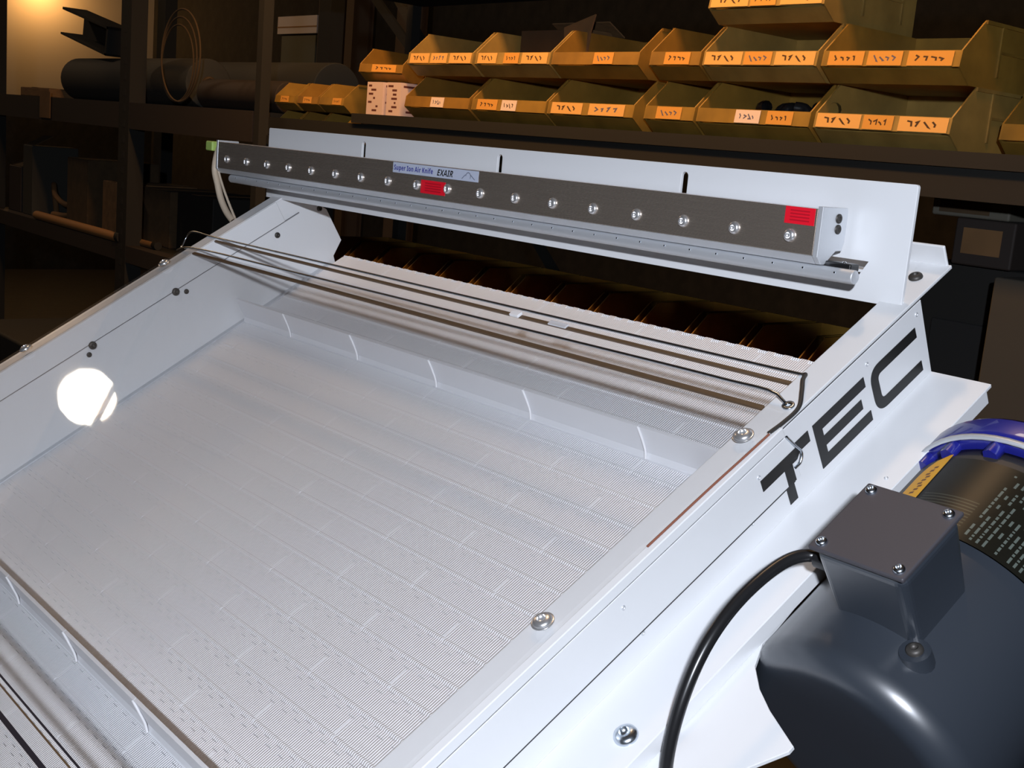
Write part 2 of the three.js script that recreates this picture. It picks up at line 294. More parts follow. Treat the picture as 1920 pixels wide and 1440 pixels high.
// ------------------------------------------------------------------ clear cover sheets lying on the rails
const COVB = WF + 0.0002, COVT = WF + 0.0046;
function coverSheet(label, v0, v1, screws) {
  const t = inclined('clear_cover', label, 'cover', [-0.365, (v0 + v1) / 2, COVB]);
  const c = part('sheet', ibox(-0.803, 0.0765, v0, v1, COVB, COVT), M.cover, t);
  for (const v of screws) for (const u of [-0.7955, 0.067]) part('cover_screw', mergeGeometries([screwHead(0.0060, 0.0030), lathe([[0.0001, 0], [0.0070, 0], [0.0070, 0.0005], [0.006, 0.0006]], 24)]).translate(u, COVT, -v), M.screw, t, 'bright button screw');
  return t;
}
{
  const c1 = coverSheet('clear plastic cover sheet over the belt below the wire bail', -0.562, -0.1205, [-0.1545, -0.336]);
  part('edge_trim', irbox(-0.785, UR - 0.001, -0.1235, -0.1195, COVB - 0.0015, COVB + 0.0005, 0.0004), M.brown, c1, 'brown edge strip');
  part('edge_trim', ibox(-0.785, UR - 0.001, -0.5635, -0.5622, COVB, COVT + 0.0003), M.darkEdge, c1, 'dark sheet edge');
  const c2 = coverSheet('clear plastic cover sheet at the lower end of the belt', -1.02, -0.5655, [-0.60, -0.95]);
  part('edge_trim', ibox(-0.785, UR - 0.001, -0.5672, -0.5660, COVT, COVT + 0.0004), M.brown, c2, 'thin brown edge line');
  part('edge_trim', ibox(-0.785, UR - 0.001, -0.5795, -0.5762, COVT, COVT + 0.001), M.darkEdge, c2, 'dark strip along the sheet');
  // wire bail: a thin rod across the rails, looped round beyond the left rail, hooked at the right
  const b = inclined('wire_bail', 'thin bent steel wire bail lying across the conveyor rails', 'wire', [-0.365, -0.1, WF]);
  const wr = 0.0011, wy = WF + wr + 0.0002;
  part('rod', itube([[0.0600, -0.0832, wy], [0.03, -0.0836, wy], [-0.3, -0.0858, wy], [-0.6, -0.0872, wy], [-0.79, -0.0883, wy], [-0.85, -0.0888, wy], [-0.859, -0.0925, wy - 0.004], [-0.855, -0.108, wy - 0.012], [-0.838, -0.1195, wy - 0.006], [-0.80, -0.1212, wy + 0.004], [-0.76, -0.1195, wy + 0.0055], [-0.5454, -0.1165, wy + 0.005], [-0.2, -0.1130, wy + 0.005], [0.0158, -0.1112, wy + 0.005], [0.0603, -0.1112, wy + 0.004], [0.068, -0.1138, wy + 0.001]], wr, 240, 8), M.zinc, b);
  part('hook_end', itube([[0.0598, -0.0832, wy], [0.0622, -0.0835, wy + 0.001], [0.0660, -0.0905, wy + 0.003], [0.0735, -0.1020, wy + 0.003], [0.0800, -0.1150, wy + 0.001], [0.0805, -0.130, wy + 0.001], [0.0795, -0.1450, WF + 0.0032]], 0.0014, 50, 8), M.darkSteel, b, 'dark bent wire end');
  part('eyelet', lathe([[0.0016, 0], [0.0042, 0], [0.0042, 0.0012], [0.0016, 0.0012], [0.0016, 0]], 20).translate(0.0705, WF, 0.114), M.zinc, b);
  // a brown strip under the upper wire, with clear clip tabs
  const s = inclined('divider_strip', 'thin brown strip under the upper wire with two clear tabs', 'strip', [-0.365, -0.0903, WF]);
  part('strip', irbox(-0.785, UR - 0.0005, -0.0925, -0.0895, WF - 0.003, WF - 0.0008, 0.0004), M.brown, s);
  part('tab', irbox(-0.2345, -0.2235, -0.0945, -0.0885, WF - 0.001, WF + 0.0016, 0.0005), M.rib, s, 'bright white tab');
  part('tab', irbox(-0.187, -0.166, -0.0935, -0.0885, WF - 0.001, WF + 0.0006, 0.0005), M.clearTab, s, 'clear plastic tab');
  const gc = inclined('ground_wire', 'thin reddish brown wire running along the clamp strip', 'wire', [0.0785, -0.2, WF]);
  part('wire', itube([[0.0805, -0.146, WF + 0.0034], [0.0798, -0.17, WF + 0.0031], [0.0790, -0.20, WF + 0.0030], [0.0788, -0.26, WF + 0.0030]], 0.0008, 40, 6), std(0.22, 0.08, 0.05, 0.5), gc);
}
// ------------------------------------------------------------------ mounting plate across the rails
{
  const z1 = -0.035, th = 0.003;
  const t = thing('mounting_plate', 'white slotted mounting plate standing across the top of the conveyor', 'plate', [-0.376, H - 0.041, z1]);
  const s = new THREE.Shape(); const x0 = -0.8255, x1 = 0.0735, y0 = -0.041, y1 = 0.0425, r = 0.0025;
  s.moveTo(x0, y0); s.lineTo(x1, y0); s.lineTo(x1, y1 - r); s.quadraticCurveTo(x1, y1, x1 - r, y1); s.lineTo(x0 + r, y1); s.quadraticCurveTo(x0, y1, x0, y1 - r); s.closePath();
  for (const x of [-0.6118, -0.3745, -0.1378]) { const h = new THREE.Path(), a = 0.0036; h.moveTo(x - a, 0.012); h.lineTo(x + a, 0.012); h.lineTo(x + a, 0.0330); h.absarc(x, 0.0330, a, 0, Math.PI, false); h.closePath(); s.holes.push(h); }
  const wnd = new THREE.Path(); [[-0.79, -0.0275], [-0.79, -0.0130], [0.0428, -0.0130], [0.0335, -0.0275]].forEach(([x, y], i) => i ? wnd.lineTo(x, y) : wnd.moveTo(x, y)); wnd.closePath(); s.holes.push(wnd);
  const g = new THREE.ExtrudeGeometry(s, { depth: th - 0.0008, bevelEnabled: true, bevelSize: 0.0004, bevelThickness: 0.0004, bevelOffset: -0.0004, bevelSegments: 2 });
  g.translate(0.376, 0.041, -th + 0.0004); part('plate', g, M.white, t);
  part('back_web', rbox(x0 + 0.376 + 0.01, x1 + 0.376 - 0.027, 0.0200, 0.0360, -0.0265, -0.024, 0.0008), M.white, t);
  part('back_lip', rbox(x0 + 0.376 + 0.01, x1 + 0.376 - 0.027, 0.0195, 0.0218, -0.024, -th, 0.0008), M.white, t);
}
// ------------------------------------------------------------------ air knife
{
  const t = thing('air_knife', 'long brushed steel air knife with a row of button screws and red stickers', 'air knife', [-0.432, H - 0.0205, -0.014]);
  const o = [0.432, 0.0205, 0.014];
  const prof = [[0, 0.0205], [0, -0.0125], [-0.0045, -0.0176], [-0.0085, -0.0176], [-0.0195, -0.0083], [-0.0265, -0.0078], [-0.0285, -0.002], [-0.0285, 0.0195], [-0.0275, 0.0205]];
  const ext = (pts, xa, xb, bev) => { const g = new THREE.ExtrudeGeometry(shapeOf(pts.map(([z, y]) => [-z, y])), { depth: xb - xa - 2 * bev, bevelEnabled: bev > 0, bevelSize: bev, bevelThickness: bev, bevelOffset: -bev, bevelSegments: 2 }); g.translate(0, 0, bev); g.applyMatrix4(new THREE.Matrix4().set(0, 0, 1, xa, 0, 1, 0, 0, -1, 0, 0, 0, 0, 0, 0, 1)); return g.translate(...o); };
  part('body', ext(prof.map(([z, y]) => [z - 0.0012, y - (y > 0.01 ? 0.0004 : 0)]), -0.889, 0.0212, 0), M.aluminium, t);
  const fp = part('face_plate', rbox(-0.889, 0.0209, -0.0118, 0.0203, -0.0014, 0.0, 0.0004).translate(...o), M.steel, t, 'brushed steel face');
  part('lower_lip', ext([[-0.0002, -0.0124], [-0.0012, -0.0118], [-0.0055, -0.0170], [-0.0045, -0.0177]], -0.889, 0.0209, 0), M.alumMatte, t);
  for (const x of [0.0235, -0.8912]) {
    const e = part('end_cap', ext(prof.map(([z, y]) => [z > -0.01 && y > -0.013 ? z + 0.0005 : z, y > 0.02 ? 0.0222 : y]), x - 0.0022, x + 0.0022, 0.0005), M.alumMatte, t, 'machined aluminium end cap');
    const dir = x > 0 ? 1 : -1;
    for (const [y, z] of [[0.0146, -0.0182], [0.0072, -0.0186]]) { const g = lathe([[0.0034, 0], [0.0034, 0.0006], [0.0026, 0.0012], [0.0016, 0.0012], [0.0014, 0.0003], [0.0001, 0.0003]], 18); g.rotateZ(-dir * Math.PI / 2); e._off = [0, 0, 0]; sub('cap_screw', g.translate(x + dir * 0.0022 + o[0], y + o[1], z + o[2]), M.darkSteel, e, 'dark cap screw'); }
  }
  for (let i = 0; i < 18; i++) { const g = screwHead(0.0048, 0.0028); g.rotateX(Math.PI / 2); part('face_screw', g.translate(-0.0508 * i + o[0], o[1], o[2]), M.screw, t, 'bright button screw'); }
  // printed label
  const lab = discTex([1024, 80], (c, w, h) => {
    c.fillStyle = '#b9c0d2'; c.fillRect(0, 0, w, h); c.fillStyle = '#272a8c'; c.font = 'bold 54px sans-serif'; c.textBaseline = 'middle';
    c.fillText('Super Ion Air Knife', 12, 40, 520); c.fillStyle = '#0b0c0c'; c.font = 'italic bold 66px sans-serif'; c.fillText('EXAIR', 545, 42, 250);
    c.strokeStyle = '#6c7184'; c.lineWidth = 6; c.beginPath(); c.arc(910, 44, 26, Math.PI, Math.PI * 2.2); c.stroke(); c.beginPath(); c.moveTo(840, 66); c.lineTo(880, 34); c.moveTo(930, 30); c.lineTo(985, 66); c.stroke();
  });
  const pm = new THREE.MeshStandardMaterial({ map: lab, roughness: 0.4 });
  const flat = (x0, x1, y0, y1, th) => new THREE.BoxGeometry(x1 - x0, y1 - y0, th).translate((x0 + x1) / 2 + o[0], (y0 + y1) / 2 + o[1], th / 2 + o[2]);
  part('printed_label', flat(-0.5005, -0.3600, 0.0096, 0.0197, 0.0002), pm, t, 'pale label with blue and black lettering');
  const redT = discTex([128, 64], (c, w, h) => { c.fillStyle = '#e0142a'; c.fillRect(0, 0, w, h); c.strokeStyle = '#b00c22'; c.lineWidth = 5; for (let k = 0; k < 4; k++) { c.beginPath(); c.moveTo(22, 14 + k * 12); c.lineTo(106, 14 + k * 12); c.stroke(); } });
  const rm = new THREE.MeshStandardMaterial({ map: redT, roughness: 0.45 });
  part('red_sticker', flat(-0.4503, -0.4100, -0.0070, 0.0058, 0.0002), rm, t, 'small red sticker');
  part('red_sticker', flat(-0.0065, 0.0192, 0.0083, 0.0202, 0.0002), rm, t, 'small red sticker');
}
// ------------------------------------------------------------------ ionizing bar under the knife
{
  const t = thing('ionizing_bar', 'round aluminium ionizing bar under the air knife', 'bar', [-0.41, H - 0.0315, -0.0085]);
  const cy = 0.0085, r = 0.0050, xa = -0.866 + 0.41, xb = 0.0525 + 0.41;
  const g = lathe([[0.0001, xa], [r - 0.001, xa], [r, xa + 0.001], [r, xb - 0.001], [r - 0.001, xb], [0.0001, xb]], 28); g.rotateZ(-Math.PI / 2); g.translate(0, cy, 0);
  part('tube', g, M.alumMatte, t);
  for (let k = 0; k < 34; k++) part('emitter_pin', new THREE.CylinderGeometry(0.0007, 0.0007, 0.001, 8).rotateX(Math.PI / 2).translate(xa + 0.02 + k * 0.0268, cy + 0.0018, 0.0045), M.zinc, t);
  part('terminal', rbox(xb - 0.032, xb - 0.006, cy + 0.003, cy + 0.0085, -0.012, -0.001, 0.0015), M.black, t, 'black terminal block');
  part('terminal_screw', screwHead(0.0016, 0.001).translate(xb - 0.014, cy + 0.0084, -0.005), M.chrome, t);
}
// ------------------------------------------------------------------ lead at the knife's far end
{
  const t = thing('power_lead', 'cream insulated lead hanging from the far end of the air knife', 'cable', [-0.90, H - 0.10, 0.0]);
  const P = (px, py) => { const p = atZ(px, py, -0.004); return [p.x + 0.90, p.y - (H - 0.10), p.z]; };
  part('lead', tube([P(414, 272), P(407, 290), P(403, 318), P(408, 345), P(414, 372), P(424, 396), P(438, 416)], 0.0042, 60, 10), M.cream, t);
  part('lead', tube([P(405, 300), P(412, 330), P(420, 356), P(428, 378), P(436, 398), P(441, 410)], 0.0016, 40, 8), M.cream, t);
  const a = P(403, 274); part('connector', rbox(a[0] - 0.010, a[0] + 0.008, a[1] - 0.006, a[1] + 0.006, -0.012, 0.004, 0.002), M.lime, t, 'lime green connector');
}
// ------------------------------------------------------------------ gear motor beside the right rail
{
  const mu = 0.185, mw = -0.172, R = 0.0755;
  const t = inclined('electric_motor', 'dark blue-grey electric motor with a square terminal box on top', 'motor', [mu, -0.15, mw - R]);
  const spin = (prof, seg = 56) => { const g = lathe(prof.map(([r, v]) => [Math.max(r, 0.0001), v]), seg); g.rotateX(-Math.PI / 2); return g.translate(mu, mw, 0); }; // lathe y -> -z, i.e. along v
  part('housing', spin([[0.0001, -0.2525], [0.040, -0.2530], [0.058, -0.2535], [0.0630, -0.2530], [0.0670, -0.2515], [0.0710, -0.2480], [0.0740, -0.2435], [R, -0.2370], [R, -0.118]], 72), M.motor, t);
  part('end_bell', spin([[R - 0.002, -0.118], [R - 0.002, -0.116], [0.0775, -0.112], [0.0790, -0.104], [0.0790, -0.070], [0.0770, -0.066], [0.0770, -0.058], [0.0001, -0.058]], 64), M.darkSteel, t, 'dark cast end bell');
  const ad = part('adapter_flange', spin([[0.0001, -0.060], [0.0800, -0.060], [0.0850, -0.056], [0.0860, -0.052], [0.0860, -0.040], [0.0845, -0.037], [0.0001, -0.037]], 64), M.blue, t, 'blue gearbox adapter flange');
  sub('gasket', spin([[0.0845, -0.0602], [0.0868, -0.0602], [0.0868, -0.0570], [0.0845, -0.0570]], 64), M.alumMatte, ad);
  for (const d of [25, 60, 95, 118, 137, 155, 200, 300]) { const a = d * Math.PI / 180; sub('flange_bolt', new THREE.CylinderGeometry(0.0052, 0.0052, 0.010, 6).rotateX(Math.PI / 2).translate(mu + 0.0795 * Math.cos(a), mw + 0.0795 * Math.sin(a), 0.064), d > 105 && d < 140 ? M.blue : M.blue, ad); }
  for (const d of [146, 162]) { const a = d * Math.PI / 180; part('tie_bolt', new THREE.CylinderGeometry(0.003, 0.003, 0.026, 10).rotateX(Math.PI / 2).translate(mu + 0.0795 * Math.cos(a), mw + 0.0795 * Math.sin(a), 0.080), M.zinc, t, 'bright tie bolt'); }
  part('gearbox', [irbox(0.135, 0.235, -0.0375, 0.07, mw - 0.08, mw + 0.02, 0.012), irbox(0.174, 0.235, -0.020, 0.02, mw + 0.01, mw + 0.070, 0.008), irbox(0.082, 0.14, 0.0, 0.05, mw - 0.06, mw - 0.02, 0.006)], M.blue, t, 'blue gearbox');
  // curved nameplate with lines of print, on the housing
  const npT = discTex([512, 512], (c, w, h) => {
    c.fillStyle = '#15150f'; c.fillRect(0, 0, w, h); seed = 99;
    c.fillStyle = '#3a3c34'; for (let k = 0; k < 11; k++) c.fillRect(30 + k * 20, 18, 7, 190);
    c.fillStyle = '#5c655f'; for (let r = 0; r < 13; r++) { let x = 24; while (x < 470) { const l = 8 + rnd() * 34; if (rnd() > 0.28) c.fillRect(x, 232 + r * 20, l, 8); x += l + 8; } }
  });
  { // part of a cylinder, radius a little larger than the housing
    const a0 = 40 * Math.PI / 180, a1 = 112 * Math.PI / 180, n = 20, v0 = -0.140, v1 = -0.074, pos = [], uv = [], idx = [], nor = [];
    for (let i = 0; i <= n; i++) { const a = a0 + (a1 - a0) * i / n; for (const [v, s] of [[v0, 0], [v1, 1]]) { pos.push(mu + 0.0800 * Math.cos(a), mw + 0.0800 * Math.sin(a), -v); nor.push(Math.cos(a), Math.sin(a), 0); uv.push(s, i / n); } }
    for (let i = 0; i < n; i++) { const k = i * 2; idx.push(k, k + 1, k + 2, k + 1, k + 3, k + 2); }
    const g = new THREE.BufferGeometry(); g.setAttribute('position', new THREE.Float32BufferAttribute(pos, 3)); g.setAttribute('normal', new THREE.Float32BufferAttribute(nor, 3)); g.setAttribute('uv', new THREE.Float32BufferAttribute(uv, 2)); g.setIndex(idx);
    part('nameplate', g, new THREE.MeshStandardMaterial({ map: npT, roughness: 0.4, metalness: 0.2, side: THREE.DoubleSide }), t, 'black nameplate with lines of print');
  }
  { // yellow warning sticker
    const a0 = 113 * Math.PI / 180, a1 = 126 * Math.PI / 180, g = new THREE.BufferGeometry(), pos = [], nor = [], idx = [], uv = [];
    const n = 10; for (let i = 0; i <= n; i++) { const s = i / n, v = -0.116 + 0.046 * s, half = (a1 - a0) / 2 * (s < 0.5 ? 1 : Math.sqrt(Math.max(0.02, 1 - (2 * s - 1) ** 2))), m = (a0 + a1) / 2 - (1 - s) * 0.02 - (s > 0.5 ? ((a1 - a0) / 2 - half) : 0); for (const q of [-1, 1]) { const a = m + q * half; pos.push(mu + 0.0803 * Math.cos(a), mw + 0.0803 * Math.sin(a), -v); nor.push(Math.cos(a), Math.sin(a), 0); uv.push(s, (q + 1) / 2); } }
    for (let i = 0; i < n; i++) { const k = i * 2; idx.push(k, k + 2, k + 1, k + 1, k + 2, k + 3); }
    g.setAttribute('position', new THREE.Float32BufferAttribute(pos, 3)); g.setAttribute('normal', new THREE.Float32BufferAttribute(nor, 3)); g.setAttribute('uv', new THREE.Float32BufferAttribute(uv, 2)); g.setIndex(idx);
    const yT = discTex([256, 64], (c, w, h) => { c.fillStyle = '#e0a516'; c.fillRect(0, 0, w, h); c.fillStyle = '#6b3d08'; for (let k = 0; k < 9; k++) c.fillRect(40 + k * 18, 24 + (k % 3) * 4, 11, 14); });
    part('warning_sticker', g, new THREE.MeshStandardMaterial({ map: yT, roughness: 0.5, side: THREE.DoubleSide }), t, 'yellow warning sticker');
  }
  // terminal box
  const bu0 = 0.1625, bu1 = 0.2195, bv0 = -0.2155, bv1 = -0.160;
  { // body tapers towards the housing
    const g = new RoundedBoxGeometry(bu1 - bu0, 0.066, bv1 - bv0, 3, 0.006); const p = g.attributes.position;
    for (let i = 0; i < p.count; i++) { const k = 1 - 0.10 * (0.033 - p.getY(i)) / 0.066; p.setX(i, p.getX(i) * k); p.setZ(i, p.getZ(i) * k); }
    g.computeVertexNormals(); const b = part('terminal_box', g.translate((bu0 + bu1) / 2, -0.0533 - 0.033, -(bv0 + bv1) / 2), M.motor, t);
    sub('lug', [new THREE.CylinderGeometry(0.0085, 0.0095, 0.012, 18).translate(0.2195, -0.1065, 0.2185)], M.motor, b);
    sub('lug_screw', screwHead(0.0048, 0.003).translate(0.2195, -0.1005, 0.2185), M.darkSteel, b);
  }
  const lid = part('terminal_lid', irbox(bu0 - 0.0015, bu1 + 0.0015, bv0 - 0.0015, bv1 + 0.0015, -0.0532, -0.0500, 0.0012), M.motorBox, t, 'flat grey-brown lid');
  for (const u of [bu0 + 0.0042, bu1 - 0.0042]) for (const v of [bv0 + 0.0042, bv1 - 0.0042]) sub('lid_screw', screwHead(0.0034, 0.0022).translate(u, -0.0500, -v), M.zinc, lid, 'bright lid screw');
  const gl = new THREE.CylinderGeometry(0.0058, 0.0058, 0.012, 14); gl.rotateZ(Math.PI / 2); part('cable_gland', gl.translate(bu0 - 0.004, -0.0740, 0.2035), M.black, t, 'black cable gland');
  const c = inclined('motor_cable', 'thick glossy black cable curving down from the motor terminal box', 'cable', [0.14, -0.28, -0.113]);
  part('cable', itube([[0.157, -0.2035, -0.0740], [0.150, -0.2045, -0.0725], [0.1435, -0.2150, -0.0690], [0.140, -0.2500, -0.0660], [0.140, -0.2850, -0.0715], [0.140, -0.3147, -0.0891], [0.140, -0.3391, -0.1160], [0.142, -0.354, -0.145], [0.145, -0.36, -0.19], [0.15, -0.355, -0.26]], 0.0038, 90, 14), M.black, c);
  // two screw holes in the motor plate
}
// ------------------------------------------------------------------ storage rack behind the conveyor
const ZR = -1.1, SHELF = H + 0.100, SH2 = H - 0.415;
{
  const rk = thing('storage_rack', 'dark steel storage rack holding the yellow bins', 'rack', [-1.5, 0, -1.35]);
  const L = (x0, x1, y0, y1, z0, z1) => box(x0 + 1.5, x1 + 1.5, y0, y1, z0 + 1.35, z1 + 1.35);
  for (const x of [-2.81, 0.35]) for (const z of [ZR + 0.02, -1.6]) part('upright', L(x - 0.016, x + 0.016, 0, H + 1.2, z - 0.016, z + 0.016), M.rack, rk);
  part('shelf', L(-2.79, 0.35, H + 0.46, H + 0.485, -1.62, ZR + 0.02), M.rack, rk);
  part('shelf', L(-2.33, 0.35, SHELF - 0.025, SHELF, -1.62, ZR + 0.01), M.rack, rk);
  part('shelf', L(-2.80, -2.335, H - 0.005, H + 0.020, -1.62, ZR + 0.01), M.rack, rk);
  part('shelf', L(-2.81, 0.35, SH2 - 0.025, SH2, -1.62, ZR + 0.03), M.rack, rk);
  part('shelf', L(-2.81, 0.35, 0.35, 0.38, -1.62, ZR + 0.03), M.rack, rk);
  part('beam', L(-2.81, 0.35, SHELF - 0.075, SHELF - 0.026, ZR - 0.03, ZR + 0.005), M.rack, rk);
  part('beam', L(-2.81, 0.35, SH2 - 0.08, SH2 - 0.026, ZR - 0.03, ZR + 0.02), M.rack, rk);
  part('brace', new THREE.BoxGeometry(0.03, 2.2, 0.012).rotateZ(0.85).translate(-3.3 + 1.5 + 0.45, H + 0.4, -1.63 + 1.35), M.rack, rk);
  // hooks under the front beam
  for (let k = 0; k < 6; k++) { const p = atZ(1462 + k * 24, 284, ZR + 0.012); part('hook', tube([[p.x + 1.5, SHELF - 0.07, ZR + 1.362], [p.x + 1.5, SHELF - 0.085, ZR + 1.366], [p.x + 1.504, SHELF - 0.098, ZR + 1.372], [p.x + 1.5, SHELF - 0.104, ZR + 1.384], [p.x + 1.497, SHELF - 0.096, ZR + 1.39]], 0.0035, 16, 6), M.darkSteel, rk); }
}
// open-front stacking bins: sides, back, floor, slanted front with a label lip, rim
const labelMats = [];
for (let k = 0; k < 8; k++) {
  seed = 31 + k * 17;
  const t = discTex([128, 48], (c, w, h) => { c.fillStyle = k % 4 === 0 ? '#d9c4b8' : (k % 4 === 2 ? '#d6a35a' : '#c98f3c'); c.fillRect(0, 0, w, h); c.strokeStyle = k % 3 ? '#3a2410' : '#53506a'; c.lineWidth = 5; for (let q = 0; q < 4; q++) { const x = 22 + q * 22; c.beginPath(); c.moveTo(x, 14 + rnd() * 8); c.lineTo(x + 6 + rnd() * 10, 14 + rnd() * 20); c.lineTo(x + rnd() * 16, 32); c.stroke(); } });
  labelMats.push(new THREE.MeshStandardMaterial({ map: t, roughness: 0.8 }));
}
function makeBin(W, D, Hh, mat, label, labels, group, [x, y, z], turn = 0) {
  const t = thing('storage_bin', label, 'bin', [x, y, z], turn, group); // front at z = 0, depth to -D, centred in x
  const k = Hh / 0.105, w2 = W / 2, th = 0.003;
  const prof = [[-D, 0], [-0.035 * k, 0], [-0.006, 0.022 * k], [0, 0.026 * k], [-0.004, 0.052 * k], [-0.056 * k, 0.1 * k], [-0.062 * k, Hh], [-D, Hh]];
  const side = (a, b) => { const g = new THREE.ExtrudeGeometry(shapeOf(prof.map(([zz, yy]) => [zz, yy])), { depth: b - a, bevelEnabled: false }); g.applyMatrix4(new THREE.Matrix4().set(0, 0, 1, a, 0, 1, 0, 0, 1, 0, 0, 0, 0, 0, 0, 1)); g.index || 0; return g; };
  const flip = g => { const p = g.attributes.position; for (let i = 0; i < p.count; i += 3) for (const at of Object.values(g.attributes)) { const s = at.itemSize, A = at.array; for (let j = 0; j < s; j++) { const q = A[(i + 1) * s + j]; A[(i + 1) * s + j] = A[(i + 2) * s + j]; A[(i + 2) * s + j] = q; } } g.computeVertexNormals(); return g; };
  const slab = (pa, pb, tt) => { // slanted plate between two profile points, full width
    const dz = pb[0] - pa[0], dy = pb[1] - pa[1], l = Math.hypot(dz, dy), g = new THREE.BoxGeometry(W - 2 * th, tt, l); uvBox(g, W, tt, l); g.rotateX(-Math.atan2(dy, dz)); const nz = dy / l, ny = -dz / l; return g.translate(0, (pa[1] + pb[1]) / 2 - ny * tt / 2, (pa[0] + pb[0]) / 2 - nz * tt / 2); };
  part('side_wall', flip(side(-w2, -w2 + th)), mat, t); part('side_wall', flip(side(w2 - th, w2)), mat, t);
  part('bottom', box(-w2 + th, w2 - th, 0, th, -D + th, -0.035 * k), mat, t);
  part('back_wall', box(-w2 + th, w2 - th, 0, Hh, -D, -D + th), mat, t);
  const fr = part('front_wall', [slab(prof[1], prof[2], th), slab(prof[3], prof[4], th)], mat, t);
  part('rim', [box(-w2 - 0.003, -w2 + 0.001, Hh - 0.006, Hh, -D, -0.06 * k), box(w2 - 0.001, w2 + 0.003, Hh - 0.006, Hh, -D, -0.06 * k), box(-w2, w2, Hh - 0.006, Hh, -D - 0.003, -D + 0.001)], mat, t);
  part('side_rib', [box(w2, w2 + 0.0025, 0.02, Hh - 0.006, -D * 0.42, -D * 0.40), box(w2, w2 + 0.0025, 0.02, Hh - 0.006, -D * 0.85, -D * 0.83), box(w2, w2 + 0.0025, Hh * 0.55, Hh * 0.59, -D * 0.83, -D * 0.42)], mat, t);
  for (const [a, b, m] of labels) { const g = new THREE.BoxGeometry((b - a) * W, 0.024 * k, 0.0008).rotateX(-0.15).translate((a + b) / 2 * W - w2, 0.039 * k, -0.0012); part('label_card', g, labelMats[m % 8], t, m % 4 === 0 ? 'pale label card' : 'scribbled label card'); }
  return t;
}
{
  const BW = 0.267, BD = 0.276, BH = 0.105;
  const wide = (xl, row, mat, label, labels, group) => makeBin(BW, BD, BH, mat, label, labels, group, [xl + 0.139, SHELF + row * BH, ZR]);
  const lowG = 'wide bins in the lower row', upG = 'wide bins in the upper row';
  wide(-2.104, 0, M.binOld, 'wide yellow bin in the lower row beside the white cartons', [[0.42, 0.62, 0]]);
  wide(-1.826, 0, M.bin, 'wide yellow bin in the lower row with a dark smudged pale label', [[0.08, 0.36, 1], [0.42, 0.62, 4]]);
  wide(-1.552, 0, M.bin, 'wide yellow bin in the lower row, left of the narrow bin', [[0.05, 0.42, 2], [0.5, 0.9, 6]]);
  makeBin(0.134, BD, BH, M.bin, 'narrow yellow bin in the lower row between two wide bins', [[0.25, 0.75, 3]], undefined, [-1.181, SHELF, ZR]);
  wide(-1.112, 0, M.bin, 'wide yellow bin in the lower row filled with black parts', [[0.36, 0.58, 0], [0.64, 0.86, 5]]);
  wide(-0.835, 0, M.binB, 'wide yellow bin at the end of the lower row', [[0.02, 0.36, 2], [0.38, 0.6, 7], [0.64, 0.98, 2]]);
  makeBin(BW, BD, BH, M.bin, 'yellow bin set back on the shelf behind the end of the rows', [], undefined, [-0.40, SHELF, ZR - 0.10]);
  makeBin(0.16, 0.2, 0.085, M.binOld, 'small yellow bin with a red mark on its front', [[0.3, 0.85, 1]], undefined, [-2.235, SHELF + 0.088, ZR - 0.01], 0.2);
  wide(-2.104, 1, M.binB, 'wide pale yellow bin in the upper row with three label cards', [[0.04, 0.34, 2], [0.37, 0.62, 6], [0.66, 0.98, 2]]);
  wide(-1.826, 1, M.binB, 'wide yellow bin in the upper row with torn cardboard and a dark part', [[0.04, 0.3, 2], [0.4, 0.6, 5], [0.64, 0.97, 2]]);
  wide(-1.552, 1, M.binOld, 'wide yellow bin in the upper row with a cardboard flap standing up', [[0.5, 0.72, 3]]);
  makeBin(0.134, BD, BH, M.binOld, 'narrow yellow bin in the upper row between two wide bins', [[0.3, 0.8, 1]], undefined, [-1.181, SHELF + BH, ZR]);
  wide(-1.112, 1, M.binB, 'wide yellow bin in the upper row under the topmost bin', [[0.02, 0.36, 2], [0.38, 0.62, 3], [0.65, 0.98, 2]]);
  wide(-0.835, 1, M.bin, 'wide yellow bin at the end of the upper row', [[0.05, 0.32, 5], [0.35, 0.6, 3], [0.64, 0.95, 1]]);
  wide(-1.112, 2, M.binB, 'topmost yellow bin standing alone on the upper row', [[0.02, 0.36, 2], [0.38, 0.6, 1], [0.64, 0.98, 2]]);
  // contents
  { const z = ZR - 0.10, c = atZ(1085, 80, z), pts = [[1060, 52], [1119, 27], [1109, 62], [1100, 96], [1066, 96]].map(([x, y]) => { const q = atZ(x, y, z); return [q.x - c.x, q.y - (SHELF + BH + 0.004)]; }); pts[3][1] = pts[4][1] = 0;
    const flap = thing('cardboard_flap', 'upright orange-brown cardboard flap in a yellow bin', 'cardboard', [c.x, SHELF + BH + 0.004, z]);
    part('flap', new THREE.ExtrudeGeometry(shapeOf([pts[0], pts[4], pts[3], pts[2], pts[1]]), { depth: 0.004, bevelEnabled: false }), M.card, flap); }
  const torn = thing('torn_carton', 'torn carton with open flaps in a yellow bin', 'carton', [-1.69, SHELF + BH + 0.004, ZR - 0.16]);
  part('carton', [box(-0.10, 0.10, 0, 0.11, -0.05, 0.05)], M.cardDark, torn);
  part('carton_flap', new THREE.BoxGeometry(0.20, 0.003, 0.06).rotateX(-0.5).translate(0, 0.124, -0.07), M.card, torn);
  part('carton_flap', new THREE.BoxGeometry(0.04, 0.003, 0.10).rotateZ(-0.9).translate(0.112, 0.098, 0), M.card, torn);
